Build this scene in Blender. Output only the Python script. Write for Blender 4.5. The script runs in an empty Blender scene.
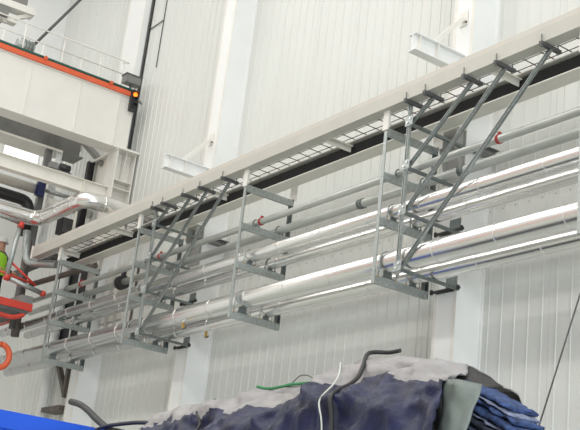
import bpy, bmesh, math, random
from mathutils import Vector, Matrix, noise
random.seed(7)
scene = bpy.context.scene
COL = scene.collection

# ------------------------------------------------------------------ camera
F_PX, YAW, PITCH, ROLL = 1128.76, math.radians(-56.0953), math.radians(18.7407), math.radians(6.6012)
CAM = Vector((0, 0, 1.6))
fwd = Vector((math.sin(YAW)*math.cos(PITCH), math.cos(YAW)*math.cos(PITCH), math.sin(PITCH)))
r0 = Vector((math.cos(YAW), -math.sin(YAW), 0)); u0 = r0.cross(fwd)
rgt = r0*math.cos(ROLL) + u0*math.sin(ROLL); up = -r0*math.sin(ROLL) + u0*math.cos(ROLL)
cd = bpy.data.cameras.new('camera'); cam = bpy.data.objects.new('camera', cd); COL.objects.link(cam)
m = Matrix((rgt, up, -fwd)).transposed().to_4x4(); m.translation = CAM
cam.matrix_world = m
cd.sensor_fit = 'HORIZONTAL'; cd.sensor_width = 36; cd.lens = F_PX/580*36; cd.clip_end = 200
scene.camera = cam

# ------------------------------------------------------------------ world, lights, exposure
w = bpy.data.worlds.new('world'); scene.world = w; w.use_nodes = True
bg = w.node_tree.nodes['Background']; bg.inputs[0].default_value = (1.0, .985, .95, 1); bg.inputs[1].default_value = .66
def area(name, loc, size, power, target=None, col=(1, .98, .94)):
    l = bpy.data.lights.new(name, 'AREA'); l.shape = 'RECTANGLE'; l.size, l.size_y = size; l.energy = power; l.color = col
    o = bpy.data.objects.new(name, l); COL.objects.link(o); o.location = loc
    if target is not None:
        o.rotation_euler = (Vector(target)-Vector(loc)).to_track_quat('-Z', 'Y').to_euler()
    return o
# rows of linear high bay luminaires under the roof, running along the hall
for ly, pw in ((5.2, 150), (0.0, 250), (-7.0, 560)):
    for lx in (-22, -11, 0):
        area('high_bay_lamp', (lx, ly, 17.5), (9.0, 1.6), pw)
# daylight from the open hall gate, far right behind the viewer
area('gate_daylight', (17, -2, 4.0), (12, 7), 2600, (-12, 6, 4.5), (.86, .94, 1.0))
vs = scene.view_settings
vs.view_transform = 'Standard'; vs.look = 'None'; vs.gamma = 1; vs.use_curve_mapping = False; vs.exposure = .18

# ------------------------------------------------------------------ materials
def mat(name, col, rough=.5, metal=0.0, var=.06, scale=6.0, bump=0.0, bscale=40.0, emit=0, coat=0, stretch=(1, 1, 1), spec=.5):
    M = bpy.data.materials.new(name); M.use_nodes = True
    nt = M.node_tree; b = nt.nodes['Principled BSDF']
    tc = nt.nodes.new('ShaderNodeTexCoord'); mp = nt.nodes.new('ShaderNodeMapping'); mp.inputs['Scale'].default_value = stretch
    nt.links.new(tc.outputs['Object'], mp.inputs[0])
    n = nt.nodes.new('ShaderNodeTexNoise'); n.inputs['Scale'].default_value = scale; n.inputs['Detail'].default_value = 4
    nt.links.new(mp.outputs[0], n.inputs['Vector'])
    r = nt.nodes.new('ShaderNodeValToRGB'); e = r.color_ramp.elements
    e[0].position, e[1].position = .3, .7
    e[0].color = tuple(max(0, c*(1-var)) for c in col)+(1,); e[1].color = tuple(min(1, c*(1+var)) for c in col)+(1,)
    nt.links.new(n.outputs['Fac'], r.inputs[0]); nt.links.new(r.outputs[0], b.inputs['Base Color'])
    b.inputs['Roughness'].default_value = rough; b.inputs['Metallic'].default_value = metal
    b.inputs['Coat Weight'].default_value = coat; b.inputs['Specular IOR Level'].default_value = spec
    if bump:
        n2 = nt.nodes.new('ShaderNodeTexNoise'); n2.inputs['Scale'].default_value = bscale; n2.inputs['Detail'].default_value = 3
        nt.links.new(mp.outputs[0], n2.inputs['Vector'])
        bp = nt.nodes.new('ShaderNodeBump'); bp.inputs['Strength'].default_value = bump; bp.inputs['Distance'].default_value = .01
        nt.links.new(n2.outputs['Fac'], bp.inputs['Height']); nt.links.new(bp.outputs[0], b.inputs['Normal'])
    if emit:
        b.inputs['Emission Color'].default_value = col+(1,); b.inputs['Emission Strength'].default_value = emit
    return M
M_WALL = mat('white_sheet', (.67, .685, .655), .36, 0, .03, 1.2, stretch=(1, 1, .2))
M_WALLB = mat('wall_backing', (.5, .5, .48), .7)
M_COLM = mat('column_white', (.83, .84, .83), .45, 0, .02, 2)
M_CREAM = mat('cream_paint', (.78, .76, .69), .45, 0, .04, 3)
M_BEAM = mat('beam_paint', (.52, .505, .455), .5, 0, .04, 3)
M_BEAM2 = mat('toe_plate_paint', (.58, .55, .495), .5, 0, .03, 3)
M_TRUNK = mat('black_trunking', (.018, .018, .018), .8, spec=.15)
M_WPAINT = mat('white_paint', (.78, .76, .71), .5, 0, .03, 2)
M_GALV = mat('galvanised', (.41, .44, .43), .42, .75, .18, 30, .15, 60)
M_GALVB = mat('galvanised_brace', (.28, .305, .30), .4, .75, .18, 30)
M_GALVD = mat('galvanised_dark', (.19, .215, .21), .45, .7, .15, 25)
M_ALU = mat('aluminium_cladding', (.80, .79, .77), .23, .93, .04, 3, .02, 5, stretch=(.3, 1, 1))
M_STEELP = mat('grey_pipe', (.50, .52, .49), .38, .65, .10, 8, stretch=(.3, 1, 1))
M_BLACK = mat('black_rubber', (.022, .022, .023), .5)
M_DARK = mat('dark_steel', (.10, .10, .10), .55, .2, .15)
M_KNEE = mat('grey_paint', (.36, .36, .34), .5)
M_DGREY = mat('dark_grey_paint', (.21, .21, .20), .55, 0, .1)
M_GRATE = mat('grating_bar', (.12, .09, .075), .6)
M_RED = mat('red_paint', (.58, .055, .035), .42, 0, .08)
M_DRED = mat('dark_red_paint', (.34, .025, .02), .5, 0, .08)
M_ORED = mat('orange_red', (.70, .12, .045), .45, 0, .05)
M_GREEN = mat('dark_green', (.02, .10, .075), .4)
M_BLUE = mat('blue_paint', (.006, .10, .72), .38, 0, .06, 1.5)
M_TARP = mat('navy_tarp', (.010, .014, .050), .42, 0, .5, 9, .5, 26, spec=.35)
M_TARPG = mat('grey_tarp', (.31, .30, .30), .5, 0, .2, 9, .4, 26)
M_TARPF = mat('grey_green_sheet', (.17, .20, .185), .5, 0, .12, 9, .2, 30)
M_DENIM = mat('blue_cloth', (.032, .062, .17), .85, 0, .55, 28, .6, 60)
M_DENIM2 = mat('pale_blue_cloth', (.19, .22, .33), .85, 0, .4, 28, .6, 60)
M_DENIM3 = mat('dark_cloth', (.02, .026, .045), .85, 0, .5, 28, .6, 60)
M_BRASS = mat('brass', (.62, .38, .10), .35, .8)
M_CHROME = mat('bright_steel', (.75, .75, .76), .2, 1)
M_WWIRE = mat('pale_cord', (.62, .66, .60), .6)
M_GROPE = mat('green_rope', (.05, .25, .10), .7)
M_BROWN = mat('brown_steel', (.13, .11, .095), .6, .1, .2)
M_HIVIS = mat('hivis', (.42, .85, .05), .7)
M_CLOTH = mat('dark_workwear', (.03, .035, .05), .85)
M_SKIN = mat('skin', (.55, .32, .22), .6)
M_HELM = mat('helmet', (.8, .8, .78), .3)
M_AMBER = mat('amber_light', (1.0, .17, .01), .4, 0, 0, emit=2.5)
M_GLOW = mat('glow_pane', (.95, .96, 1.0), .4, 0, 0, emit=.8)  # glow added to brighten patches of wall under the girders
M_FLOOR = mat('floor', (.46, .49, .45), .4, 0, .08, 1.0)
M_VALVE = mat('valve_blue', (.01, .02, .10), .4)
M_GLASSD = mat('dark_pane', (.035, .037, .04), .55, spec=.2)

# ------------------------------------------------------------------ mesh helpers
class MB:
    def __init__(s): s.v = []; s.f = []; s.sm = []
    def add(s, vs, fs, smooth=False):
        o = len(s.v); s.v += [tuple(v) for v in vs]
        for f in fs: s.f.append(tuple(i+o for i in f)); s.sm.append(smooth)
        return s
    def box(s, x0, x1, y0, y1, z0, z1):
        if x0 > x1: x0, x1 = x1, x0
        if y0 > y1: y0, y1 = y1, y0
        if z0 > z1: z0, z1 = z1, z0
        v = [(x, y, z) for x in (x0, x1) for y in (y0, y1) for z in (z0, z1)]
        return s.add(v, [(0, 1, 3, 2), (4, 6, 7, 5), (0, 4, 5, 1), (2, 3, 7, 6), (0, 2, 6, 4), (1, 5, 7, 3)])
    def bar(s, a, b, w, h, upv=(0, 0, 1)):
        a, b = Vector(a), Vector(b); d = (b-a).normalized(); u = Vector(upv)
        if abs(d.dot(u)) > .98: u = Vector((1, 0, 0))
        sd = d.cross(u).normalized(); u = sd.cross(d)
        v = [p + sd*(i*w/2) + u*(j*h/2) for p in (a, b) for i, j in ((-1, -1), (1, -1), (1, 1), (-1, 1))]
        return s.add(v, [(3, 2, 1, 0), (4, 5, 6, 7), (0, 1, 5, 4), (1, 2, 6, 5), (2, 3, 7, 6), (3, 0, 4, 7)])
    def tube(s, pts, r, n=12, caps=True):
        pts = [Vector(p) for p in pts]; rs = r if isinstance(r, (list, tuple)) else [r]*len(pts)
        vs = []; prev = None
        for i, p in enumerate(pts):
            d = (pts[min(i+1, len(pts)-1)]-pts[max(i-1, 0)]).normalized()
            if prev is None:
                prev = Vector((0, 0, 1)) if abs(d.z) < .9 else Vector((1, 0, 0))
            u = (prev-d*prev.dot(d)).normalized(); prev = u; t = d.cross(u)
            vs += [p+(u*math.cos(k*2*math.pi/n)+t*math.sin(k*2*math.pi/n))*rs[i] for k in range(n)]
        fs = [(i*n+k, i*n+(k+1) % n, (i+1)*n+(k+1) % n, (i+1)*n+k) for i in range(len(pts)-1) for k in range(n)]
        s.add(vs, fs, True)
        if caps:
            o = len(s.v)-len(vs)
            s.f.append(tuple(o+k for k in reversed(range(n)))); s.sm.append(False)
            s.f.append(tuple(o+(len(pts)-1)*n+k for k in range(n))); s.sm.append(False)
        return s
    def strut(s, a, b, w, open_dir, t=.005):
        # slotted C channel from a to b, open towards open_dir
        a, b, o = Vector(a), Vector(b), Vector(open_dir); d = (b-a).normalized(); o = (o-d*o.dot(d)).normalized(); sd = d.cross(o)
        for off, ww, hh in ((-o*(w/2-t/2), w, t), (sd*(w/2-t/2), t, w), (-sd*(w/2-t/2), t, w), (o*(w/2-t/2)+sd*(w*.36), w*.28, t), (o*(w/2-t/2)-sd*(w*.36), w*.28, t)):
            s.bar(a+off, b+off, ww, hh, o)
        return s
    def prism(s, poly, a, b, axis='X'):
        # poly: 2-D outline (counter-clockwise), extruded along axis from a to b
        def P(p, t): return {'X': (t, p[0], p[1]), 'Y': (p[0], t, p[1]), 'Z': (p[0], p[1], t)}[axis]
        n = len(poly); v = [P(p, a) for p in poly]+[P(p, b) for p in poly]
        return s.add(v, [tuple(range(n)), tuple(range(2*n-1, n-1, -1))]+[(i, i+n, (i+1) % n+n, (i+1) % n) for i in range(n)])
    def ibeam(s, axis, a, b, c, z0, z1, fw, tf=.014, tw=.01):
        # I section along axis 'X' (c = Y centre) or 'Y' (c = X centre)
        def bx(u0, u1, za, zb):
            if axis == 'X': s.box(a, b, u0, u1, za, zb)
            else: s.box(u0, u1, a, b, za, zb)
        bx(c-fw/2, c+fw/2, z0, z0+tf); bx(c-fw/2, c+fw/2, z1-tf, z1); bx(c-tw/2, c+tw/2, z0+tf, z1-tf)
        return s
    def mesh(s, name, m):
        me = bpy.data.meshes.new(name); me.from_pydata(s.v, [], s.f); me.update()
        me.polygons.foreach_set('use_smooth', s.sm)
        bm = bmesh.new(); bm.from_mesh(me); bmesh.ops.recalc_face_normals(bm, faces=bm.faces); bm.to_mesh(me); bm.free()
        if m: me.materials.append(m)
        return me
    def build(s, name, m, parent=None, loc=None):
        return link(name, s.mesh(name, m), parent, loc)
def link(name, me, parent=None, loc=None):
    o = bpy.data.objects.new(name, me); COL.objects.link(o)
    if parent: o.parent = parent; o.matrix_parent_inverse = Matrix.Translation(-parent.location)
    if loc: o.location = loc
    return o
def tag(o, label, cat, group=None):
    o['label'] = label; o['category'] = cat
    if group: o['group'] = group
    return o
def thing(name, label, cat, loc=(0, 0, 0), group=None):
    o = bpy.data.objects.new(name, None); COL.objects.link(o); o.location = loc; o.empty_display_size = .2
    return tag(o, label, cat, group)
def struct(o): o['kind'] = 'structure'; return o
def bez(pts, k=8):
    # Catmull-Rom through points
    P = [Vector(p) for p in pts]; P = [P[0]*2-P[1]]+P+[P[-1]*2-P[-2]]; out = []
    for i in range(1, len(P)-2):
        for j in range(k):
            t = j/k; a, b, c, d = P[i-1:i+3]
            out.append(.5*((2*b)+(c-a)*t+(2*a-5*b+4*c-d)*t*t+(3*b-a-3*c+d)*t**3))
    out.append(P[-2]); return out

# ------------------------------------------------------------------ setting: floor and walls
fl = struct(MB().box(-60, 30, -40, 10.2, -.2, 0).build('floor', M_FLOOR))
WTOP = 19.0
wb = struct(MB().box(-27.0, 3.0, 10.03, 10.2, 0, WTOP).build('wall_back', M_WALL))
PITCHR, NR = .2262, 5
PW = PITCHR*NR
def rib_profile():
    p = []
    for i in range(NR):
        x = i*PITCHR
        p += [(x, 0), (x+PITCHR*.5-.013, 0), (x+PITCHR*.5-.007, -.011), (x+PITCHR*.5+.007, -.011), (x+PITCHR*.5+.013, 0)]
    p.append((PW-.004, 0)); return p
pf = rib_profile(); n = len(pf)
pm = MB()
poly = [(x, y) for x, y in pf]+[(PW-.004, .03), (0, .03)]
pm.prism([(x, y) for x, y in poly], 0, WTOP, 'Z')
panel_me = pm.mesh('panel', M_WALL)
X0P = -10.2-15*PW
k = 0; x = -10.2-15*PW+.0
xs = []
x = -10.234+.02
while x < 3.0: xs.append(x); x += PW
x = -10.234+.02-PW
while x > -27.0: xs.append(x); x -= PW
for x in sorted(xs):
    link('panel', panel_me, wb, (x, 10.0, 0))
# rows of fasteners on the sheet
fs = MB()
for z in (6.72, 9.2):
    for x in sorted(xs):
        for i in range(NR):
            xx = x+i*PITCHR+.045; fs.add([(xx+dx, 9.992, z+dz) for dx, dz in ((-.005, -.005), (.005, -.005), (.005, .005), (-.005, .005))]+[(xx+dx, 10.001, z+dz) for dx, dz in ((-.005, -.005), (.005, -.005), (.005, .005), (-.005, .005))],
                   [(0, 1, 2, 3), (0, 4, 5, 1), (1, 5, 6, 2), (2, 6, 7, 3), (3, 7, 4, 0)])
fo = fs.build('fasteners', M_DARK, wb); fo['kind'] = 'stuff'
wl = struct(MB().box(-27.3, -27.0, -30, 10.2, 0, WTOP).build('wall_left', M_COLM))

wf = struct(MB().box(-60, 30, -20.3, -20, 0, 8).build('wall_front', M_WPAINT))
MB().box(-50, 12, -15.3, -14.9, 6.7, 8.6).box(-50, -49.7, -20, -15.3, 7.2, 7.6).box(11.7, 12, -20, -15.3, 7.2, 7.6).build('red_streak_beam', M_ORED, wf)  # unseen beam, added for the red streaks reflected in the pipes
# columns
def column(x0, x1, y0, z0, z1, label, plate=True):
    t = thing('wall_column', label, 'column', ((x0+x1)/2, y0, z0), 'clad columns along the ribbed wall')
    b = MB().box(x0, x1, y0, 9.998, z0, z1); b.build('cladding', M_COLM, t)
    MB().box(x0-.006, x0+.05, y0-.006, y0+.0, z0, z1).build('corner_trim', M_WPAINT, t)
    MB().box(x1-.05, x1+.006, y0-.006, y0+.0, z0, z1).build('corner_trim', M_WPAINT, t)
    MB().box(x1, x1+.035, 9.975, 10.0, z0, z1).build('wall_flashing', M_COLM, t)
    return t
column(-10.63, -10.234, 9.55, 0, WTOP, 'white clad column behind the right braced pipe support')
column(-17.29, -16.887, 9.55, 0, WTOP, 'white clad column behind the braced pipe support in the middle')
column(-21.57, -21.2, 9.55, 0, 8.25, 'short white column below the corbel, near the blue container')
column(-22.42, -21.52, 9.80, 10.45, WTOP, 'wide white column rising above the runway girder end')

# ------------------------------------------------------------------ walkway
XL, XR = -21.95, -3.6
wk = thing('steel_walkway', 'cream steel walkway of two long beams with an open grating floor', 'walkway', (XL, 8.48, 7.77))
MB().box(XL, XR, 8.390, 8.402, 7.77, 7.945).box(XL, XR, 8.402, 8.56, 7.77, 7.784).box(XL, XR, 8.402, 8.56, 7.931, 7.945).build('outer_beam', M_BEAM, wk)
MB().box(XL, XR, 8.399, 8.407, 7.946, 8.018).build('toe_plate', M_BEAM2, wk)
MB().ibeam('X', XL, XR, 9.26, 7.77, 8.015, .25).build('inner_beam', M_CREAM, wk)
crossbar = MB().box(-.005, .005, 8.50, 9.2, 8.016, 8.026).mesh('grating_bar', M_GRATE)
nx = int((XR-XL)/.27)
for i in range(nx):
    link('grating_bar', crossbar, wk, (XL+.08+i*.27, 0, 0))
for yy in (8.62, 8.94, 9.10):
    MB().box(XL, XR, yy-.005, yy+.005, 8.026, 8.034).build('grating_bar', M_GRATE, wk)
for xx in (-5.6, -8.95, -12.25, -15.6, -18.95, -21.3):
    MB().box(xx-.05, xx+.05, 8.482, 9.252, 7.93, 7.944).box(xx-.006, xx+.006, 8.482, 9.252, 7.85, 7.93).build('cross_member', M_CREAM, wk)
MB().box(XL-.012, XL, 8.36, 8.56, 7.75, 8.03).build('end_plate', M_WPAINT, wk)
NP = 14
cbt = thing('cable_trunking', 'black cable trunking running along the inner walkway beam', 'trunking', (XL, 9.2, 7.8))
tm = MB().box(0, (XR-XL)/NP-.006, 9.165, 9.245, 7.795, 7.955).mesh('trunking_length', M_TRUNK)
for i in range(NP):
    link('trunking_length', tm, cbt, (XL+.0+i*(XR-XL)/NP, 0, .004*math.sin(i*2.1)))
# ------------------------------------------------------------------ pipes
PIPES = {}
def pipe(key, y, z, r, x0, x1, mt, label, band, bandstep=1.02, name='insulated_pipe'):
    t = thing(name, label, 'pipe', (x0, y, z), 'pipes on the hanger frames')
    MB().tube([(x0, y, z), (x1, y, z)], r, 40).build('cladding', mt, t)
    PIPES[key] = (y, z, r)
    if band:
        me = MB().tube([(-.02, y, z), (-.017, y, z), (.017, y, z), (.02, y, z)], [r, r+.0022, r+.0022, r], 40, False).mesh('joint_band', mt)
        x = x0+.35
        while x < x1:
            link('joint_band', me, t, (x, 0, 0)); x += bandstep
    return t
pb1 = pipe('b1', 8.70, 5.745, .140, -24.3, -3.2, M_ALU, 'thickest silver clad pipe, front of the lowest tier', True)
pb2 = pipe('b2', 9.13, 5.680, .105, -24.02, -3.2, M_ALU, 'silver clad pipe behind the thickest one on lowest tier', True)
pm1 = pipe('m1', 8.72, 6.435, .096, -23.65, -3.2, M_ALU, 'silver clad pipe at the front of the middle tier', True)
pm2 = pipe('m2', 9.10, 6.410, .085, -23.2, -3.2, M_ALU, 'silver clad pipe at the rear of the middle tier', True)
ps1 = pipe('s1', 8.75, 6.975, .050, -23.5, -3.2, M_STEELP, 'thin grey pipe with red clips at front of upper tier', False, name='thin_pipe')
ps2 = pipe('s2', 9.19, 6.979, .062, -23.5, -3.2, M_STEELP, 'thin grey pipe at the rear of the upper tier', False, name='thin_pipe')
# rounded cap on the left end of the middle front pipe
y, z, r = PIPES['m1']
MB().tube([(-23.65-.06*math.sin(a), y, z) for a in [i*math.pi/10 for i in range(6)]], [r*math.cos(i*math.pi/10)*.999+.0005 for i in range(6)], 24).build('end_cap', M_ALU, pm1)
# couplings / clips on the thin pipes
y, z, r = PIPES['s1']
for x in (-8.82, -13.77, -16.87, -20.0):
    MB().tube([(x-.02, y, z), (x+.02, y, z)], r+.010, 16).box(x-.015, x+.015, y-.02, y+.02, z+r, z+r+.04).build('red_clip', M_DRED, ps1)
y, z, r = PIPES['s2']
for x in (-9.88, -11.9):
    MB().tube([(x-.05, y, z), (x+.05, y, z)], r+.012, 16).build('coupling', M_GALVD, ps2)
MB().tube([(-19.22, y, z), (-19.14, y, z)], r+.075, 20).tube([(-19.10, y, z), (-19.06, y, z)], r+.075, 20).box(-19.17, -19.07, y-.03, y+.03, z+r, z+r+.18).build('black_flange', M_BLACK, ps2)
# small drain valves under the lowest pipes
def valve(x, key, label):
    y, z, r = PIPES[key]; yy = y-r*.55; zz = z-r*.80
    t = thing('drain_valve', label, 'valve', (x, yy, zz), 'drain valves under the lowest pipes')
    MB().tube([(x, yy, zz+.02), (x, yy, zz-.05)], .012, 8).build('stem', M_CHROME, t)
    MB().box(x-.016, x+.016, yy-.016, yy+.016, zz-.14, zz-.05).build('body', M_BRASS, t)
    MB().tube([(x, yy-.01, zz-.15), (x+.05, yy-.01, zz-.155), (x+.10, yy-.01, zz-.14)], .012, 8).build('lever', M_DARK, t)
valve(-15.50, 'b1', 'small brass drain valve under the thickest pipe, left one')
valve(-15.52, 'b2', 'small brass drain valve under the rear lowest pipe, right one')

# ------------------------------------------------------------------ hanger frames
TIER = [(5.53, ('b1', 'b2')), (6.30, ('m1', 'm2')), (6.915, ('s1', 's2')), (7.53, ())]
def chan(a, b, h, d, open_dir):
    # C channel along Y at X centre 0, web on one side
    mb = MB(); t = .008; sgn = open_dir
    return mb
def frame(x, label):
    t = thing('pipe_hanger_frame', label, 'pipe support', (x, 8.5, 5.43), 'pipe hanger frames under the walkway')
    MB().box(x-.03, x+.03, 8.470, 8.477, 5.43, 7.60).box(x-.03, x-.023, 8.477, 8.525, 5.43, 7.60).build('front_post', M_GALV, t)
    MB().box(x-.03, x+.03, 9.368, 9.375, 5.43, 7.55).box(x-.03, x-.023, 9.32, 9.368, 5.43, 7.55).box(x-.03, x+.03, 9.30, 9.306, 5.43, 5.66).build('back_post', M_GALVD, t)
    MB().prism([(x-.055, 7.5), (x+.055, 7.5), (x+.055, 7.768), (x-.055, 7.768)], 8.455, 8.468, 'Y').box(x-.006, x+.006, 8.468, 8.53, 7.56, 7.768).build('front_gusset', M_WPAINT, t)
    MB().prism([(x-.09, 7.52), (x+.09, 7.52), (x+.09, 7.768), (x-.09, 7.768)], 9.376, 9.388, 'Y').build('back_gusset', M_WPAINT, t)
    for zt, keys in TIER:
        b = MB().box(x-.024, x+.028, 8.478, 9.366, zt-.008, zt).box(x-.024, x+.028, 8.478, 9.366, zt-.10, zt-.092).box(x+.020, x+.028, 8.478, 9.366, zt-.092, zt-.008)
        cb = b.build('crossbar', M_GALV, t)
        for kk in keys:
            y, z, r = PIPES[kk]
            zb = z-r
            # saddle between bar and pipe
            if zb-zt > .012:
                MB().box(x-.03, x+.03, y-r*.75, y+r*.75, zt+.001, zt+.012).box(x-.008, x+.008, y-r*.5, y+r*.5, zt+.012, zb+.02).build('saddle', M_GALVD, t)
            ub = [(x, y-r-.008, zt-.03), (x, y-r-.008, z)]+[(x, y-(r+.008)*math.cos(a), z+(r+.008)*math.sin(a)) for a in [i*math.pi/12 for i in range(1, 12)]]+[(x, y+r+.008, z), (x, y+r+.008, zt-.03)]
            MB().tube(ub, .008, 6).build('u_bolt', M_GALV if r > .09 else M_GALVD, t)
            MB().tube([(x, y-r-.008, zt+.001), (x, y-r-.008, zt+.018)], .016, 6).tube([(x, y+r+.008, zt+.001), (x, y+r+.008, zt+.018)], .016, 6).build('nut', M_BRASS if kk[0] != 's' and r > .09 else M_GALVD, t)
    return t
frame(-10.605, 'galvanised hanger frame next to the right braced support')
frame(-13.915, 'galvanised hanger frame standing alone between the two braced supports')
frame(-17.31, 'galvanised hanger frame next to the middle braced support')
frame(-20.65, 'galvanised hanger frame nearest the walkway end, leftmost of four')
# one more at the right edge of the picture
frame(-7.335, 'galvanised hanger frame at the right edge')

# ------------------------------------------------------------------ braced supports
def braced(xo, label, colr):
    x = -10.178+xo
    t = thing('braced_support', label, 'pipe support', (x, 8.5, 5.5), 'braced strut supports beside the columns')
    MB().strut((x, 8.50, 5.46), (x, 8.50, 7.75), .041, (0, -1, 0)).build('post', M_GALV, t)
    CX = [-10.13, -9.775, -9.09, -8.555, -7.86]
    ZB = [7.50, 6.90, 6.30, 5.57]
    for i, zb in enumerate(ZB):
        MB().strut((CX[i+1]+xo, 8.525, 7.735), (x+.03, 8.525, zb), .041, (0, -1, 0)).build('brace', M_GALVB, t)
        MB().bar((x, 8.52, zb-.02), (x-.02, 9.542, zb-.02), .038, .038).build('strut', M_GALVD, t)
        # joint plate with bolts
        pl = MB().box(x-.05, x+.09, 8.472, 8.479, zb-.06, zb+.07).build('joint_plate', M_GALV, t)
        for bx, bz in ((.05, .03), (0, -.02)):
            MB().tube([(x+bx, 8.472, zb+bz), (x+bx, 8.455, zb+bz)], .014, 6).build('bolt', M_CHROME, pl)
    for zb in (5.565, 6.36):
        MB().bar((x-.50, 9.522, zb), (x+.02, 9.522, zb), .034, .028).tube([(x-.49, 9.51, zb-.03), (x-.49, 9.51, zb+.03)], .022, 8).tube([(x+.0, 9.51, zb-.03), (x+.0, 9.51, zb+.03)], .022, 8).bar((x-.40, 9.525, zb-.022), (x-.10, 9.525, zb-.022), .03, .02).build('column_clamp', M_BLACK, t)
        MB().box(x-.25, x-.05, 9.532, 9.5435, zb, zb+.16).build('clamp_plate', M_GALVD, t)
    for cx in CX:
        cx += xo
        c = MB().box(cx-.022, cx+.022, 8.35, 8.68, 7.724, 7.768).build('beam_clamp', M_DARK, t)
        for yy in (8.37, 8.64):
            MB().tube([(cx, yy, 7.70), (cx, yy, 7.86)], .008, 6).tube([(cx, yy, 7.705), (cx, yy, 7.722)], .018, 6).build('threaded_rod', M_GALVD, c)
    # gussets fixing the middle rail
    return t
braced(0, 'braced strut support with four diagonals by the right column', -10.23)
braced(-6.62, 'braced strut support with four diagonals by the middle column', -16.88)

# knee brackets carrying the inner beam on the columns
def knee(xc, label):
    t = thing('knee_bracket', label, 'bracket', (xc, 9.5, 7.2), 'knee brackets under the walkway')
    MB().prism([(9.40, 7.76), (9.5435, 7.76), (9.5435, 7.15), (9.52, 7.15), (9.40, 7.5)], xc-.16, xc-.14).prism([(9.40, 7.76), (9.5435, 7.76), (9.5435, 7.15), (9.52, 7.15), (9.40, 7.5)], xc+.14, xc+.16).build('side_plate', M_KNEE, t)
    MB().box(xc-.2, xc+.2, 9.531, 9.5435, 7.05, 7.75).build('base_plate', M_KNEE, t)
    MB().box(xc-.19, xc+.21, 9.386, 9.53, 7.755, 7.769).build('seat_plate', M_CREAM, t)
def arm(xc, label):
    tag(MB().box(xc+.24, xc+.40, 9.58, 9.97, 7.45, 7.462).box(xc+.24, xc+.40, 9.58, 9.97, 7.538, 7.55).box(xc+.315, xc+.325, 9.58, 9.97, 7.462, 7.538).build('wall_bracket', M_DGREY), label, 'bracket', 'wall brackets beside the columns')
arm(-10.43, 'dark grey wall bracket beside the right column under the walkway')
arm(-17.09, 'dark grey wall bracket beside the middle column under the walkway')
knee(-10.43, 'dark grey knee bracket under the walkway on the right column')
knee(-17.09, 'dark grey knee bracket under the walkway on the middle column')

# ------------------------------------------------------------------ cantilever brackets above the walkway
def stub(xc, label):
    t = thing('cantilever_bracket', label, 'bracket', (xc, 9.55, 8.67), 'cantilever brackets above the walkway')
    MB().ibeam('Y', 8.64, 9.5435, xc, 8.67, 8.925, .15).build('beam', M_COLM, t)
    for yy in (8.74, 9.06):
        MB().box(xc+.006, xc+.07, yy-.006, yy+.006, 8.684, 8.911).box(xc-.07, xc-.006, yy-.006, yy+.006, 8.684, 8.911).build('stiffener', M_WPAINT, t)
    MB().bar((xc, 9.02, 8.93), (xc, 9.53, 9.52), .06, .05, (1, 0, 0)).build('tie', M_WPAINT, t)
    MB().box(xc-.08, xc+.08, 9.536, 9.5435, 9.40, 9.62).build('tie_plate', M_WPAINT, t)
    MB().tube([(xc+.06, 9.545, 9.44), (xc+.06, 9.515, 9.44)], .016, 6).build('bolt', M_DARK, t)
stub(-10.43, 'white cantilever bracket with tie on the right column above walkway')
stub(-17.09, 'white cantilever bracket with tie on the middle column above walkway')

# dark seam trims around the hatch on the wall, upper left
struct(MB().box(-21.512, -21.485, 9.93, 9.999, 10.46, 18).build('trim_1', M_DARK))
struct(MB().box(-20.858, -20.848, 9.978, 9.999, 12.45, 18).build('trim_2', M_DARK))
struct(MB().bar((-21.49, 9.975, 13.62), (-20.85, 9.975, 13.63), .016, .022).build('trim_3', M_DARK))

# ------------------------------------------------------------------ runway girder with rails (runs along Y)
GX = -21.0
g = thing('runway_girder', 'deep white runway girder with welded stiffeners, upper left', 'girder', (GX-.3, 9.7, 10.40))
MB().box(GX-.5, GX-.05, 1.5, 9.72, 10.40, 10.425).build('bottom_flange', M_WPAINT, g)
MB().box(GX-.5, GX-.02, 1.5, 9.72, 11.60, 11.625).build('top_flange', M_WPAINT, g)
MB().box(GX-.075, GX-.06, 1.5, 9.70, 10.425, 11.60).build('web', M_WPAINT, g)
MB().box(GX-.49, GX-.475, 1.5, 9.70, 10.425, 11.60).build('web', M_WPAINT, g)
for yy in (2.2, 3.2, 4.2, 5.2, 6.2, 7.28, 8.42, 9.35):
    MB().box(GX-.06, GX-.035, yy-.008, yy+.008, 10.426, 11.598).build('stiffener', M_WPAINT, g)
MB().box(GX-.06, GX-.052, 9.685, 9.70, 10.43, 11.6).box(GX-.47, GX-.08, 9.685, 9.70, 10.43, 11.6).build('end_plate', M_WPAINT, g)
cr = thing('conductor_rail', 'orange red conductor rail with dark green cover along the girder top', 'rail', (GX, 9.5, 11.63))
MB().box(GX-.06, GX+.02, 1.5, 9.62, 11.626, 11.735).build('red_rail', M_ORED, cr)
MB().tube([(GX-.03, 1.5, 11.775), (GX-.03, 9.66, 11.775)], .042, 10).build('green_cover', M_GREEN, cr)
for yy in (5.2, 7.50, 9.05):
    MB().tube([(GX+.02, yy, 11.76), (GX+.05, yy, 11.76)], .045, 10).build('rail_insulator', M_ORED, cr)
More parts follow.
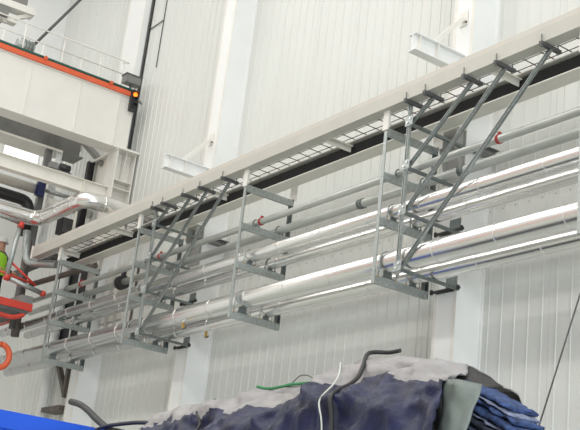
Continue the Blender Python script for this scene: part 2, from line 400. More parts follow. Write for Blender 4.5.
# railing
rl = thing('guard_railing', 'thin white guard railing along the top of the runway girder', 'railing', (GX-.35, 9.45, 11.64))
RX = GX-.38
MB().tube(bez([(RX, 1.5, 12.56), (RX, 5, 12.56), (RX, 9.2, 12.58), (RX, 9.42, 12.52), (RX, 9.46, 12.36), (RX, 9.46, 11.63)], 6), .016, 8).build('top_rail', M_WPAINT, rl)
MB().tube([(RX, 1.5, 12.24), (RX, 9.45, 12.26)], .014, 8).build('mid_rail', M_WPAINT, rl)
pmesh = MB().tube([(RX, 0, 11.63), (RX, 0, 12.56)], .016, 8).mesh('railing_post', M_WPAINT)
pshort = MB().tube([(RX, 0, 11.63), (RX, 0, 12.25)], .014, 8).mesh('railing_post', M_WPAINT)
for i in range(17):
    yy = 2.15+i*.45
    link('railing_post', pmesh if i % 2 else pshort, rl, (0, yy, 0))
# winch motor
wm = thing('winch_motor', 'grey cylindrical winch motor standing behind the guard railing', 'motor', (-21.6, 7.2, 11.63))
MB().tube([(-21.62, 7.03, 12.16), (-21.62, 7.06, 12.16), (-21.62, 7.40, 12.16), (-21.62, 7.42, 12.16)], [.10, .14, .14, .10], 16).build('housing', M_GALV, wm)
MB().box(-21.66, -21.58, 7.1, 7.36, 11.64, 12.04).build('foot', M_GALVD, wm)
for yy in (7.12, 7.2, 7.28, 7.36):
    MB().tube([(-21.62, yy-.01, 12.16), (-21.62, yy+.01, 12.16)], .155, 16).build('cooling_rib', M_GALVD, wm)
tag(MB().tube([(-21.75, 7.42, 12.26), (-22.69, 9.96, 16.62)], .035, 8).tube([(-21.74, 7.39, 12.2), (-21.76, 7.44, 12.3)], .07, 8).build('diagonal_rod', M_DARK), 'dark diagonal rod rising from the winch motor', 'rod')
hf = thing('hoist_frame', 'white steel hoist frame with bracing, top left corner', 'hoist frame', (-22.5, 7.0, 11.64))
MB().bar((-22.5, 4.5, 13.30), (-22.5, 7.55, 13.40), .3, .16).build('top_beam', M_WPAINT, hf)
MB().bar((-22.5, 4.5, 12.98), (-22.5, 7.2, 13.02), .2, .06).build('lower_beam', M_WPAINT, hf)
MB().bar((-22.5, 6.9, 12.98), (-22.5, 7.5, 13.35), .12, .08).build('diagonal', M_WPAINT, hf)
MB().bar((-22.5, 6.55, 11.7), (-22.5, 6.75, 13.0), .12, .10).build('leg', M_WPAINT, hf)
MB().bar((-22.5, 6.35, 13.28), (-22.5, 7.0, 12.98), .10, .06).build('diagonal', M_WPAINT, hf)
MB().box(-23.2, -21.42, 6.45, 6.65, 11.63, 11.70).build('base_beam', M_WPAINT, hf)
MB().box(-22.9, -22.3, 6.6, 6.95, 13.02, 13.26).build('motor_block', M_DGREY, hf)
MB().box(-22.8, -22.4, 7.0, 7.35, 13.48, 13.8).build('gear_box', M_DGREY, hf)
# signal light
sg = thing('signal_light', 'black signal light with glowing amber lamp at the girder end', 'signal light', (-20.93, 9.62, 11.3))
MB().box(-21.0, -20.90, 9.55, 9.70, 11.28, 11.76).box(-21.0, -20.95, 9.60, 9.65, 11.72, 11.80).build('housing', M_BLACK, sg)
for zz in (11.66, 11.52, 11.38):
    MB().tube([(-20.90, 9.625, zz), (-20.885, 9.625, zz)], .048, 14).build('lens', M_AMBER if zz > 11.6 else M_GLASSD, sg)
    MB().prism([(9.565, zz+.03), (9.60, zz+.055), (9.65, zz+.055), (9.685, zz+.03), (9.685, zz+.042), (9.65, zz+.068), (9.60, zz+.068), (9.565, zz+.042)], -20.90, -20.82).build('visor', M_BLACK, sg)
MB().bar((-20.95, 9.70, 11.62), (-21.1, 9.9, 11.60), .04, .04).build('arm', M_GALV, sg)
jb = thing('junction_box', 'dark grey junction box above the signal light', 'box', (-21.15, 9.6, 11.95))
MB().box(-21.28, -21.06, 9.42, 9.78, 11.98, 12.16).build('body', M_DGREY, jb)
MB().box(-21.30, -21.04, 9.40, 9.80, 12.16, 12.18).build('lid', M_DARK, jb)
MB().box(-21.2, -21.15, 9.58, 9.62, 11.62, 11.98).build('stand', M_DARK, jb)

# corbel carrying the girder
cb = thing('corbel', 'white stiffened steel corbel carrying the runway girder end', 'corbel', (-21.4, 9.7, 8.27))
MB().box(-22.35, -20.93, 9.48, 9.79, 10.355, 10.398).box(-21.5, -20.93, 9.79, 9.97, 10.355, 10.398).build('top_plate', M_WPAINT, cb)
MB().box(-21.50, -21.02, 9.50, 9.52, 8.27, 10.354).build('flange', M_WPAINT, cb)
MB().box(-21.50, -21.02, 9.93, 9.95, 8.27, 10.354).build('flange', M_WPAINT, cb)
MB().box(-21.27, -21.25, 9.52, 9.93, 8.27, 10.354).build('web', M_WPAINT, cb)
for zz in (9.68, 9.50):
    MB().box(-21.249, -21.03, 9.521, 9.929, zz-.008, zz+.008).build('stiffener', M_WPAINT, cb)
MB().prism([(-21.249, 10.35), (-21.249, 9.69), (-21.20, 9.69), (-21.03, 10.2), (-21.03, 10.35)], 9.72, 9.735, 'Y').build('stiffener', M_WPAINT, cb)
MB().prism([(-21.51, 10.35), (-21.51, 9.2), (-21.7, 9.2), (-22.34, 10.0), (-22.34, 10.35)], 9.60, 9.615, 'Y').build('bracket_web', M_CREAM, cb)
MB().prism([(-21.51, 9.2), (-21.51, 9.17), (-21.72, 9.17), (-22.36, 9.98), (-22.34, 10.0), (-21.7, 9.2)], 9.5, 9.75, 'Y').build('bracket_flange', M_CREAM, cb)

# lower transverse beam
tb = thing('transverse_beam', 'cream steel beam crossing below the runway girder, left', 'beam', (-21.3, 9.4, 9.23))
MB().ibeam('Y', 1.5, 9.495, -21.3, 9.245, 9.53, .2).build('section', M_CREAM, tb)
for yy in (4.5, 6.2, 8.95):
    MB().box(-21.29, -21.21, yy-.006, yy+.006, 9.26, 9.515).build('stiffener', M_CREAM, tb)
MB().tube([(-21.22, 8.9, 9.24), (-21.22, 8.88, 8.3)], .025, 8).build('hanger_rod', M_CREAM, tb)

# second girder behind the first
g2 = thing('rear_girder', 'girder coloured dark grey for the shade behind the runway girder', 'girder', (-23.6, 9.6, 10.80))
MB().ibeam('Y', 1.5, 9.7, -23.6, 10.80, 12.35, .55, .03, .02).build('section', M_DGREY, g2)  # shadow on this girder is put into its dark grey colour
MB().box(-23.9, -23.25, 1.5, 9.15, 10.745, 10.798).build('bottom_plate', M_CREAM, g2)
for yy in (5.4, 7.2, 8.9):
    MB().box(-23.59, -23.34, yy-.01, yy+.01, 10.83, 12.32).build('stiffener', M_DGREY, g2)
tag(MB().bar((-23.3, 9.62, 11.2), (-21.9, 9.62, 10.25), .10, .16, (0, 1, 0)).build('diagonal_brace', M_DGREY), 'grey diagonal brace between rear girder and corbel', 'brace')

# big elbow pipe in front of the corner
ep = thing('elbow_pipe', 'thick silver clad pipe with two elbows crossing to the walkway', 'pipe', (-21.87, 8.0, 8.6))
def arcpath(corners, rad, k=6):
    C = [Vector(c) for c in corners]; out = [C[0]]
    for i in range(1, len(C)-1):
        a = (C[i-1]-C[i]).normalized(); b = (C[i+1]-C[i]).normalized()
        p, q = C[i]+a*rad, C[i]+b*rad
        for j in range(k+1):
            t = j/k; out.append(p*(1-t)**2+C[i]*2*t*(1-t)+q*t*t)
    out.append(C[-1]); return out
path = arcpath([(-21.92, 2.0, 8.60), (-21.90, 8.36, 8.60), (-19.75, 8.40, 8.60), (-19.72, 9.95, 8.60)], .30, 5)
MB().tube(path, .165, 28).build('cladding', M_ALU, ep)
for p, d in (((-21.92, 7.9, 8.6), (0, 1, 0)), ((-21.45, 8.37, 8.6), (1, 0, 0)), ((-20.15, 8.395, 8.6), (1, 0, 0)), ((-19.74, 8.8, 8.6), (0, 1, 0)), ((-20.8, 8.38, 8.6), (1, 0, 0))):
    p = Vector(p); d = Vector(d)
    MB().tube([p-d*.02, p+d*.02], .169, 28).build('joint_band', M_ALU, ep)

# services beyond the corner
def tubething(name, label, cat, pts, r, mt, n=14, rad=None, group=None):
    return tag(MB().tube(arcpath(pts, rad) if rad else pts, r, n).build(name, mt), label, cat, group)
tubething('black_pipe', 'thick black pipe bending down behind the silver elbow pipe', 'pipe', [(-23.3, 2.0, 9.40), (-23.3, 8.62, 9.40), (-23.3, 8.62, 8.6)], .13, M_BLACK, rad=.25)
tubething('cream_pipe', 'cream pipe crossing under the transverse beam, left edge', 'pipe', [(-23.0, 2.0, 9.62), (-23.0, 8.62, 9.62)], .11, M_CREAM)
tubething('grey_pipe', 'grey pipe running below the black pipe, left edge', 'pipe', [(-23.0, 2.0, 9.05), (-23.0, 8.3, 9.05)], .08, M_GALV)
tubething('cream_pipe', 'cream pipe between the steel posts behind the elbow pipe', 'pipe', [(-23.0, 8.9, 9.42), (-23.0, 9.97, 9.42)], .10, M_CREAM)
tubething('rain_pipe', 'white vertical downpipe on the wall beyond the last column', 'pipe', [(-23.45, 9.84, 0), (-23.45, 9.84, 8.4)], .11, M_COLM)
for xx, yy, mt, lb, z0, z1 in ((-23.32, 8.84, M_DGREY, 'grey steel post with blue valve behind the elbow pipe', 8.3, 10.744), (-23.32, 9.08, M_COLM, 'white steel post behind the elbow of the silver pipe', 8.3, 10.744), (-22.25, 9.46, M_BLACK, 'black post standing for the dark gap left of the corbel', 8.6, 10.354)):  # the black one is drawn in for a dark gap
    tag(MB().box(xx-.07, xx+.07, yy-.07, yy-.06, z0, z1).box(xx-.07, xx+.07, yy+.06, yy+.07, z0, z1).box(xx-.006, xx+.006, yy-.06, yy+.06, z0, z1).build('steel_post', mt), lb, 'post')
vv = thing('valve', 'small dark blue valve on the post behind the elbow pipe', 'valve', (-22.95, 8.6, 9.5))
MB().box(-22.92, -22.8, 8.55, 8.72, 9.44, 9.75).build('body', M_VALVE, vv)
MB().tube([(-22.86, 8.63, 9.75), (-22.86, 8.63, 9.86)], .06, 10).build('handwheel', M_BLACK, vv)
tubething('grey_conduit', 'thin grey conduit above the cream pipe behind the posts', 'conduit', [(-23.0, 8.75, 9.66), (-23.0, 9.97, 9.66)], .05, M_GALV)
pu = thing('pump_unit', 'small black pump unit with pale caps on the transverse beam', 'pump', (-21.3, 8.35, 9.53))
MB().box(-21.40, -21.2, 8.12, 8.62, 9.531, 9.56).build('base', M_DARK, pu)
MB().tube([(-21.3, 8.38, 9.66), (-21.3, 8.60, 9.66)], .085, 14).build('motor', M_BLACK, pu)
MB().box(-21.37, -21.23, 8.14, 8.32, 9.56, 9.70).build('body', M_DGREY, pu)
MB().tube([(-21.3, 8.22, 9.70), (-21.3, 8.22, 9.78)], .05, 12).build('cap', M_WPAINT, pu)
MB().tube([(-21.3, 8.46, 9.74), (-21.3, 8.46, 9.79)], .04, 12).build('cap', M_WPAINT, pu)
eb = thing('electric_cabinet', 'black electric cabinet below the transverse beam behind elbow pipe', 'cabinet', (-22.6, 9.3, 8.6))
MB().box(-22.75, -22.45, 9.12, 9.42, 8.65, 9.0).build('body', M_BLACK, eb)
MB().box(-22.448, -22.44, 9.14, 9.40, 8.67, 8.98).build('door', M_DARK, eb)
MB().box(-22.7, -22.65, 9.42, 9.97, 8.8, 8.85).build('wall_mount', M_DARK, eb)
# trunk of services dropping to the machine
tubething('grey_duct', 'grey bent duct hanging under the end of the walkway', 'duct', [(-22.4, 8.35, 8.45), (-22.4, 8.45, 7.75), (-21.4, 8.75, 7.62)], .085, M_GALV, rad=.25)
tubething('dark_tube', 'dark brown tube standing at the walkway end', 'tube', [(-22.6, 8.5, 8.3), (-22.6, 8.6, 6.2)], .09, M_BROWN)
tubething('dark_brace', 'dark brown brace sloping beneath the walkway end', 'brace', [(-22.5, 8.7, 7.35), (-20.7, 9.3, 7.62)], .06, M_BROWN)
# dark window, brackets on the wall beyond the last column
wd = struct(MB().box(-24.05, -21.75, 9.955, 9.972, 6.05, 8.5).build('window_1', M_GLASSD))
MB().box(-24.11, -21.69, 9.94, 9.998, 8.5, 8.56).box(-24.11, -21.69, 9.94, 9.998, 5.99, 6.05).box(-24.11, -24.05, 9.94, 9.998, 6.05, 8.5).box(-21.75, -21.69, 9.94, 9.998, 6.05, 8.5).box(-22.93, -22.87, 9.94, 9.972, 6.05, 8.5).build('window_frame', M_COLM, wd)
MB2 = struct(MB().box(-26.99, -26.975, 9.02, 9.97, 11.55, 12.12).build('bright_patch_2', M_GLOW))  # glowing pane added where the wall near the corner is bright
MB().box(-27.0, -26.96, 8.97, 9.02, 11.5, 12.17).box(-27.0, -26.96, 9.02, 9.97, 11.5, 11.55).box(-27.0, -26.96, 9.02, 9.97, 12.12, 12.17).build('window_frame', M_WPAINT, MB2)  # edging of the added glowing pane
MB3 = struct(MB().box(-25.7, -24.3, 9.975, 9.985, 11.4, 12.05).build('bright_patch_3', M_GLOW))  # second added glow, for a bright patch of the back wall
MB().box(-25.75, -25.7, 9.96, 9.99, 11.35, 12.1).box(-24.3, -24.25, 9.96, 9.99, 11.35, 12.1).box(-25.7, -24.3, 9.96, 9.99, 11.35, 11.4).box(-25.7, -24.3, 9.96, 9.99, 12.05, 12.1).build('window_frame', M_WPAINT, MB3)  # edging of the second added glow
kb = thing('angle_bracket', 'brown steel angle brace on the wall left of the last column', 'bracket', (-22.2, 9.8, 5.0))
MB().bar((-23.0, 9.8, 6.05), (-22.2, 9.78, 5.15), .10, .10).build('diagonal', M_BROWN, kb)
MB().bar((-22.2, 9.78, 6.3), (-22.2, 9.78, 5.1), .12, .10).build('upright', M_BROWN, kb)
MB().box(-22.9, -22.0, 9.6, 9.95, 4.80, 4.90).build('shelf_arm', M_BROWN, kb)

for xx, lb in ((-21.0, 'white vertical wall duct nearest the short column'), (-20.62, 'white vertical wall duct, middle one of three under walkway'), (-20.26, 'white vertical wall duct, right one of three under walkway')):
    t = thing('wall_duct', lb, 'duct', (xx, 9.8, 6.2), 'vertical wall ducts under the walkway')
    MB().box(xx-.10, xx+.10, 9.78, 9.97, 6.2, 7.74).build('body', M_WPAINT, t)
    for zz in (6.5, 7.3): MB().box(xx-.105, xx+.105, 9.772, 9.78, zz, zz+.04).build('clip', M_GALV, t)
tag(MB().box(-21.15, -20.1, 9.973, 9.983, 6.15, 7.74).build('gap_shade_sheet', M_BROWN), 'brown sheet standing for the shade between the white wall ducts', 'sheet')  # dark colour stands for the shade in the gaps between ducts
tubething('dark_pipe', 'dark pipe rising past the end of the walkway', 'pipe', [(-22.35, 8.41, 7.6), (-22.35, 8.41, 6.3)], .07, M_DARK)
tubething('dark_pipe', 'dark pipe crossing level behind the grey bent duct', 'pipe', [(-24.5, 8.9, 7.9), (-22.0, 8.95, 7.95)], .08, M_DARK)
# ------------------------------------------------------------------ red lift basket, left edge
lf = thing('lift_basket', 'red lift basket with grey padded guard rails, left edge', 'lift', (-21.4, 7.9, 6.3))
MB().box(-24.0, -21.15, 6.7, 8.30, 6.47, 6.62).build('platform', M_RED, lf)
MB().box(-24.0, -22.6, 8.301, 8.47, 6.47, 6.62).build('rear_step', M_RED, lf)
MB().box(-24.0, -21.15, 6.7, 8.22, 6.40, 6.462).build('platform_skirt', M_DARK, lf)
MB().box(-21.85, -21.2, 8.05, 8.30, 6.622, 6.78).build('control_box', M_DGREY, lf)
MB().tube(bez([(-21.2, 7.4, 6.30), (-21.2, 7.9, 6.28), (-21.2, 8.12, 6.36), (-21.2, 8.16, 6.42)], 5), .05, 10).build('bumper', M_RED, lf)
MB().tube([(-21.2, 7.72, 7.03), (-21.2, 8.46, 6.90)], .05, 12).build('padded_rail', M_GALV, lf)
MB().tube([(-21.2, 7.62, 7.05), (-21.2, 7.72, 7.03)], .068, 12).build('rail_sleeve', M_RED, lf)
MB().tube([(-21.2, 8.44, 6.905), (-21.2, 8.52, 6.89)], .06, 12).build('rail_sleeve', M_RED, lf)
MB().tube([(-21.2, 7.66, 7.06), (-21.2, 7.74, 8.15)], .05, 12).build('upright', M_GALV, lf)
MB().tube([(-21.2, 7.745, 8.10), (-21.2, 7.76, 8.22)], .065, 12).build('rail_sleeve', M_RED, lf)
MB().tube([(-21.2, 6.9, 8.28), (-21.2, 7.75, 8.20)], .045, 12).build('top_rail', M_GALV, lf)
MB().tube([(-21.2, 7.72, 7.35), (-21.2, 8.3, 7.02)], .025, 8).build('thin_rail', M_RED, lf)
MB().tube([(-21.2, 7.2, 7.16), (-21.2, 8.2, 7.05)], .025, 8).build('thin_rail', M_RED, lf)
MB().box(-21.8, -21.3, 7.2, 7.32, 5.0, 6.40).build('boom', M_RED, lf)
hk = MB(); ring = [(-21.1, 7.80+.20*math.sin(a), 5.46+.23*math.cos(a)) for a in [i*2*math.pi/20 for i in range(21)]]
tag(hk.tube(ring, .058, 10).build('sling_ring', M_ORED), 'orange red sling loop hanging below the lift basket', 'sling')

# worker standing in the basket
def person():
    t = thing('person', 'worker in a yellow green safety vest standing in the red basket', 'person', (-23.4, 8.20, 6.625))
    J = {'pel': (0, 0, .92), 'chest': (0, 0, 1.25), 'neck': (0, 0, 1.47), 'head0': (.02, 0, 1.56), 'head': (.03, 0, 1.68), 'top': (.02, 0, 1.77),
         'hl': (0, -.10, .86), 'kl': (.04, -.11, .48), 'al': (0, -.12, .07), 'tl': (.16, -.12, .03), 'hr': (0, .10, .86), 'kr': (.04, .11, .48), 'ar': (0, .12, .07), 'tr': (.16, .12, .03),
         'sl': (0, -.19, 1.42), 'el': (.06, -.27, 1.15), 'wl': (.28, -.22, 1.05), 'hdl': (.37, -.2, 1.04), 'sr': (0, .19, 1.42), 'er': (.06, .27, 1.15), 'wr': (.28, .22, 1.05), 'hdr': (.37, .2, 1.04)}
    R = {'pel': .15, 'chest': .16, 'neck': .06, 'head0': .075, 'head': .10, 'top': .06, 'h': .10, 'k': .065, 'a': .045, 't': .04, 's': .07, 'e': .05, 'w': .036, 'hd': .035}
    E = [('pel', 'chest'), ('chest', 'neck'), ('neck', 'head0'), ('head0', 'head'), ('head', 'top'), ('pel', 'hl'), ('hl', 'kl'), ('kl', 'al'), ('al', 'tl'), ('pel', 'hr'), ('hr', 'kr'), ('kr', 'ar'), ('ar', 'tr'),
         ('neck', 'sl'), ('sl', 'el'), ('el', 'wl'), ('wl', 'hdl'), ('neck', 'sr'), ('sr', 'er'), ('er', 'wr'), ('wr', 'hdr')]
    ks = list(J); me = bpy.data.meshes.new('body'); me.from_pydata([J[k] for k in ks], [(ks.index(a), ks.index(b)) for a, b in E], [])
    for mm in (M_CLOTH, M_SKIN): me.materials.append(mm)
    o = bpy.data.objects.new('body', me); COL.objects.link(o)
    sk = o.modifiers.new('skin', 'SKIN'); o.modifiers.new('sub', 'SUBSURF').levels = 2
    o.modifiers['sub'].render_levels = 2
    for i, k in enumerate(ks):
        rr = R.get(k) or R[k[:-1]]
        me.skin_vertices[0].data[i].radius = (rr, rr)
    me.skin_vertices[0].data[0].use_root = True
    dg = bpy.context.evaluated_depsgraph_get(); ev = o.evaluated_get(dg)
    bme = bpy.data.meshes.new_from_object(ev); o.modifiers.clear(); o.data = bme
    for p in bme.polygons:
        c = p.center; p.use_smooth = True
        p.material_index = 1 if (c.z > 1.5 or c.x > .30) and c.z > .5 else 0
    o.parent = t
    # vest: shell around the chest
    v = MB(); rings = []
    for zz, rx, ry in ((.95, .175, .205), (1.1, .175, .20), (1.3, .18, .21), (1.42, .14, .2), (1.47, .09, .12)):
        rings.append([(rx*math.cos(a), ry*math.sin(a), zz) for a in [i*2*math.pi/20 for i in range(20)]])
    v.add([q for rr in rings for q in rr], [(i*20+k, i*20+(k+1) % 20, (i+1)*20+(k+1) % 20, (i+1)*20+k) for i in range(4) for k in range(20)], True)
    vo = v.build('safety_vest', M_HIVIS); vo.parent = t
    h = MB(); rings = [[(.03+.135*s*math.cos(a), .12*s*math.sin(a), zz) for a in [i*2*math.pi/20 for i in range(20)]] for zz, s in ((1.69, 1.15), (1.70, 1.0), (1.76, .95), (1.81, .7), (1.835, .3))]
    h.add([q for rr in rings for q in rr], [(i*20+k, i*20+(k+1) % 20, (i+1)*20+(k+1) % 20, (i+1)*20+k) for i in range(4) for k in range(20)]+[tuple(range(80, 100))], True)
    ho = h.build('helmet', M_HELM); ho.parent = t
    for s in (-1, 1):
        for f in range(5):
            a = (.37, s*.2+(f-2)*.016, 1.04); b = (.43, s*.2+(f-2)*.018, 1.03-.01*abs(f-2)); c = (.44, s*.2+(f-2)*.018, .99)
            fo = MB().tube([a, b, c], [.01, .009, .007], 6).build('finger', M_SKIN); fo.parent = t
    t.rotation_euler = (0, 0, math.radians(20))
    return t
person()

# ------------------------------------------------------------------ blue container, bottom left
bc = thing('shipping_container', 'bright blue steel container at the bottom left', 'container', (-11.2, 3.8, 0))
CX0, CX1, CY0, CY1, CZ = -12.45, -10.0, 2.62, 5.05, 2.955
MB().box(CX0+.03, CX1-.03, CY0+.03, CY1-.03, .12, CZ-.02).build('body', M_BLUE, bc)
MB().box(CX1-.08, CX1, CY0, CY1, CZ-.16, CZ).build('top_rail', M_BLUE, bc)
MB().box(CX0, CX1, CY1-.08, CY1, CZ-.16, CZ-.001).build('top_rail', M_BLUE, bc)
MB().box(CX1-.08, CX1, CY0, CY1, 0, .16).build('bottom_rail', M_BLUE, bc)
for yy in (CY0+.06, CY1-.06):
    MB().box(CX1-.1, CX1+.001, yy-.06, yy+.06, .16, CZ-.16).build('corner_post', M_BLUE, bc)
MB().box(CX0+.1, CX1-.1, CY0+.1, CY1-.1, CZ-.02, CZ-.006).build('reflection_cover', M_KNEE, bc)  # unseen grey top, added to keep blue out of the pipe reflections
cm = MB().prism([(0, -.06), (.025, -.04), (.025, .04), (0, .06)], .17, CZ-.165, 'Z').mesh('corrugation', M_BLUE)
for i in range(8):
    link('corrugation', cm, bc, (CX1-.03, CY0+.3+i*.255, 0))

# ------------------------------------------------------------------ tarpaulin pile
SIL = [(-9.4, 2.35), (-8.9, 2.62), (-8.4, 2.77), (-8.15, 2.81), (-7.64, 2.94), (-6.95, 3.0), (-6.33, 3.02), (-6.0, 3.045), (-5.59, 3.095), (-5.3, 3.11), (-4.93, 3.05), (-4.66, 2.975)]
def hgt(x):
    if x <= SIL[0][0]: return SIL[0][1]
    for (a, b), (c, d) in zip(SIL, SIL[1:]):
        if a <= x <= c:
            t = (x-a)/(c-a); return b+(d-b)*t
    return SIL[-1][1]
def ridge(p, s):
    return 1-abs(noise.noise(p*s)*2)
NU, NV = 200, 96
tv = []; PR = [(3.40, 0.0), (3.70, 1.4), (3.88, 2.25), (3.96, -.40), (4.06, -.26), (4.26, -.09), (4.5, 0), (4.9, -.10), (5.35, -.55), (5.6, 1.2), (5.8, 0)]
def prof(v, H):
    n = len(PR)-1; f = v*n; i = min(int(f), n-1); t = f-i
    def P(k):
        y, z = PR[k]; return Vector((0, y, H+z if z < 0 or k == 6 else min(z, H-.5)))
    return P(i)*(1-t)+P(i+1)*t
for i in range(NU+1):
    f = i/NU; x0 = -9.6+4.94*f
    H = hgt(x0)
    for j in range(NV+1):
        p = prof(j/NV, H); p.x = x0+(max(0, 4.5-p.y)*.62*max(0, (f-.6)/.4) if j/NV < .6 else 0)
        q = Vector((p.x, p.y*1.3, p.z*1.3))
        wgt = min(1, p.z/.6)
        d = .085*(ridge(q+Vector((3, 1, 7)), 1.25)-.6)+.055*(ridge(q+Vector((9, 4, 2)), 2.6)-.6)+.050*(ridge(q+Vector((1, 6, 3)), 4.6)-.6)+.020*(ridge(q, 10.0)-.6)
        top = max(0, 1-abs(j/NV-.6)/.06)
        nrm = Vector((0, -.75 if p.y < 4.5 else .6, .5))
        p += nrm*d*wgt*(1-.65*top)
        tv.append(p)
tf = [(i*(NV+1)+j, (i+1)*(NV+1)+j, (i+1)*(NV+1)+j+1, i*(NV+1)+j+1) for i in range(NU) for j in range(NV)]
tp = thing('tarpaulin_pile', 'crumpled navy and grey tarpaulin draped over a pile at the bottom', 'tarpaulin', (-6.8, 4.6, 0))
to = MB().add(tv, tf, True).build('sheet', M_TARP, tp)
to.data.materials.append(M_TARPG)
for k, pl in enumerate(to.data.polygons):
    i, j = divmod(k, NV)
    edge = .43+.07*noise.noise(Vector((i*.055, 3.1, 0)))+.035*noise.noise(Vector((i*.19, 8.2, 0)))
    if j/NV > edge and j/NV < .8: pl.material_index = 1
sm = to.modifiers.new('solid', 'SOLIDIFY'); sm.thickness = .006; sm.offset = -1
from mathutils.bvhtree import BVHTree
TB = BVHTree.FromPolygons([tuple(v) for v in tv], tf)
def face(x, z, off=.022):
    h = TB.ray_cast(Vector((x, 2.5, z)), Vector((0, 1, 0)))[0]
    return h-Vector((0, off, 0)) if h else Vector((x, 4.0, z))
def drop(x, y, off=.012):
    h = TB.ray_cast(Vector((x, y, 6)), Vector((0, 0, -1)))[0]
    return h+Vector((0, 0, off)) if h else Vector((x, y, 3))
# stacked crates that hold the tarpaulin up
for zz in (0, .78, 1.56):
    MB().box(-8.6, -4.95, 4.12, 5.2, zz, zz+.76).build('crate', M_BROWN, tp)

# open right end of the tarpaulin: dark fold and grey-green flap
def sheet(name, grid, mt, parent=None, th=.006):
    nu, nv = len(grid), len(grid[0])
    o = MB().add([p for row in grid for p in row], [(i*nv+j, (i+1)*nv+j, (i+1)*nv+j+1, i*nv+j+1) for i in range(nu-1) for j in range(nv-1)], True).build(name, mt, parent)
    s = o.modifiers.new('solid', 'SOLIDIFY'); s.thickness = th
    return o
def lerp(a, b, t): return tuple(x+(y-x)*t for x, y in zip(a, b))
def patch(c00, c10, c01, c11, nu=12, nv=14, amp=.02, seed=0, bow=(0, 0, 0)):
    G = []
    for i in range(nu):
        row = []
        for j in range(nv):
            u, v = i/(nu-1), j/(nv-1)
            p = Vector(lerp(lerp(c00, c10, u), lerp(c01, c11, u), v))
            p += Vector(bow)*math.sin(math.pi*u) + Vector((0, -1, .3))*amp*noise.noise(Vector((u*3+seed, v*4, seed)))
            row.append(p)
        G.append(row)
    return G
sheet('dark_fold', patch((-4.68, 4.48, 2.985), (-4.42, 4.52, 2.84), (-4.62, 4.32, 2.86), (-4.43, 4.36, 2.80), amp=.015, seed=3), M_BLACK, tp)
sheet('flap', patch((-4.46, 4.12, 2.815), (-4.22, 4.16, 2.77), (-4.43, 4.06, 2.35), (-4.27, 4.06, 2.35), amp=.03, seed=8, bow=(0, -.03, 0)), M_TARPF, tp)
# folded cloth layers sticking out
lab = ['blue folded cloth on top of the cloth stack', 'thin pale blue cloth, second from top of the stack', 'mid blue cloth, third from top of the stack', 'deep blue thick folded cloth, fourth in the stack', 'pale cloth under the thick deep blue one',
       'dark folded cloth in the middle of the stack', 'mottled blue cloth under the dark one', 'dark blue cloth low in the stack', 'pale mottled cloth lowest in the stack']
mats = [M_DENIM, M_DENIM2, M_DENIM, M_DENIM, M_DENIM2, M_DENIM3, M_DENIM2, M_DENIM, M_DENIM2]
ths = [.016, .009, .013, .026, .011, .020, .018, .020, .020]
zc = 2.852
for i in range(9):
    th = ths[i]; zc -= th*1.12
    a = Vector((-4.50, 4.38, zc)); xe = (-4.13, -4.10, -4.07, -4.01, -3.99, -4.06, -4.02, -4.05, -4.03)[i]
    b = Vector((xe, 4.38, zc-(xe+4.5)*.47)); zc -= th*1.12
    d = (b-a).normalized(); upn = Vector((-d.z, 0, d.x))
    L = (b-a).length; NS = 40; vs_ = []; NC = 20
    for s in range(NS+1):
        t = s/NS; c = a+d*L*t
        for k in range(NC):
            an = 2*math.pi*k/NC
            wy = .12*(abs(math.cos(an))**.5)*math.copysign(1, math.cos(an)); wz = th*(abs(math.sin(an))**.6)*math.copysign(1, math.sin(an))
            e = 1 if s not in (0, NS) else .7
            q = c+Vector((0, wy*e, 0))+upn*wz*e
            q += upn*.012*noise.noise(q*20+Vector((i*2, 0, 0)))+Vector((0, 1, 0))*.05*noise.noise(Vector((q.x*14, i*3.3, q.z*8)))+d*.03*noise.noise(Vector((q.y*20, i*5.1, 0)))*t
            vs_.append(q)
    fs_ = [(s*NC+k, s*NC+(k+1) % NC, (s+1)*NC+(k+1) % NC, (s+1)*NC+k) for s in range(NS) for k in range(NC)]+[tuple(range(NC)), tuple(NS*NC+k for k in reversed(range(NC)))]
    tag(MB().add(vs_, fs_, True).build('folded_cloth', mats[i]), lab[i], 'cloth', 'folded cloths under the tarpaulin')
# box carrying the cloth
MB().box(-4.62, -3.95, 4.25, 4.8, 0, 2.25).build('crate', M_BROWN, tp)

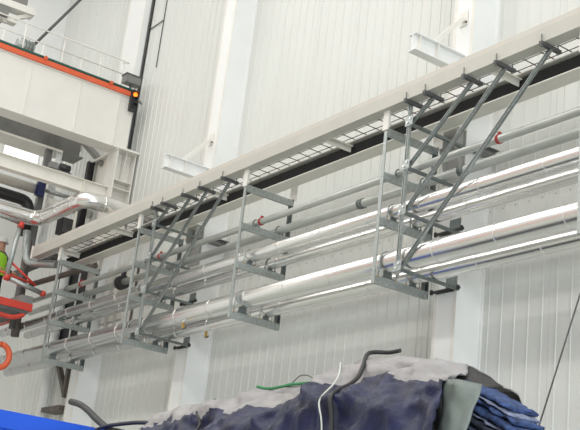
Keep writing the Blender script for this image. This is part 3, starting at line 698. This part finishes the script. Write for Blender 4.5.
# ropes and straps over the tarpaulin
def lay(tops, fronts, off):
    P = []
    for (a, b), (c, d) in zip(tops, tops[1:]):
        P += [drop(a+(c-a)*k/4, b+(d-b)*k/4, off) for k in range(4)]
    for (a, b), (c, d) in zip(fronts, fronts[1:]):
        P += [face(a+(c-a)*k/3, b+(d-b)*k/3, off) for k in range(3)]
    P.append(face(*fronts[-1], off))
    # smooth so that the strap spans the small hollows
    for _ in range(2):
        P = [P[0]]+[(P[i-1]+P[i]*2+P[i+1])/4 for i in range(1, len(P)-1)]+[P[-1]]
    return P
def rope(name, label, cat, pts, r, mt, n=8):
    return tag(MB().tube(bez(pts, 8), r, n).build(name, mt), label, cat)
rope('black_strap', 'black strap tied across the navy tarpaulin', 'strap', lay([(-5.30, 4.50), (-5.44, 4.50), (-5.47, 4.40), (-5.36, 4.24)], [(-5.26, 2.87), (-5.20, 2.76), (-5.16, 2.64), (-5.12, 2.45)], .034), .014, M_BLACK)
rope('pale_cord', 'thin pale cord hanging over the tarpaulin left of black strap', 'cord', lay([(-5.84, 4.5), (-5.66, 4.33), (-5.55, 4.22)], [(-5.44, 2.90), (-5.34, 2.76), (-5.25, 2.63), (-5.2, 2.40)], .038), .005, M_WWIRE)
rope('black_strap', 'short black strap at the left end of the tarpaulin', 'strap', lay([(-7.42, 4.5), (-7.25, 4.3)], [(-7.0, 2.80), (-6.86, 2.72), (-6.84, 2.6), (-6.8, 2.4)], .034), .010, M_BLACK)
rope('green_rope', 'green rope knotted on top of the tarpaulin', 'rope', [drop(-6.86, 4.5, .03), drop(-6.7, 4.5), drop(-6.5, 4.5), drop(-6.42, 4.48, .02), drop(-6.2, 4.5)], .011, M_GROPE)
rope('dark_wire', 'dark loop of wire above the green rope', 'wire', [drop(-6.44, 4.5), drop(-6.40, 4.5, .04), drop(-6.34, 4.5, .07), drop(-6.26, 4.5, .07), drop(-6.18, 4.5, .04), drop(-6.12, 4.5, .0)], .004, M_DARK, 6)
rope('black_hose', 'thick black hose with its open end raised above blue container', 'hose', [(-10.546, 4.72, 3.235), (-10.32, 4.72, 3.19), (-10.12, 4.72, 3.12), (-9.94, 4.72, 3.04), (-9.74, 4.72, 2.96), (-9.55, 4.70, 2.90), (-9.3, 4.70, 2.86), (-9.0, 4.70, 2.8)], .032, M_BLACK, 10)
rope('black_cable', 'black cable looping from the hose to the tarpaulin', 'cable', [(-9.74, 4.66, 2.90), (-9.56, 4.66, 2.925), (-9.3, 4.66, 2.93), (-8.95, 4.66, 2.925), (-8.68, 4.64, 2.90), (-8.45, 4.62, 2.85), (-8.3, 4.6, 2.80)], .019, M_BLACK, 8)
# slanting cable on the right
tag(MB().tube([(-6.07, 8.36, 7.80), (-8.96, 8.36, 0.0)], .009, 6).build('slack_cable', M_DARK), 'thin dark cable slanting down in front of the wall, right', 'cable')
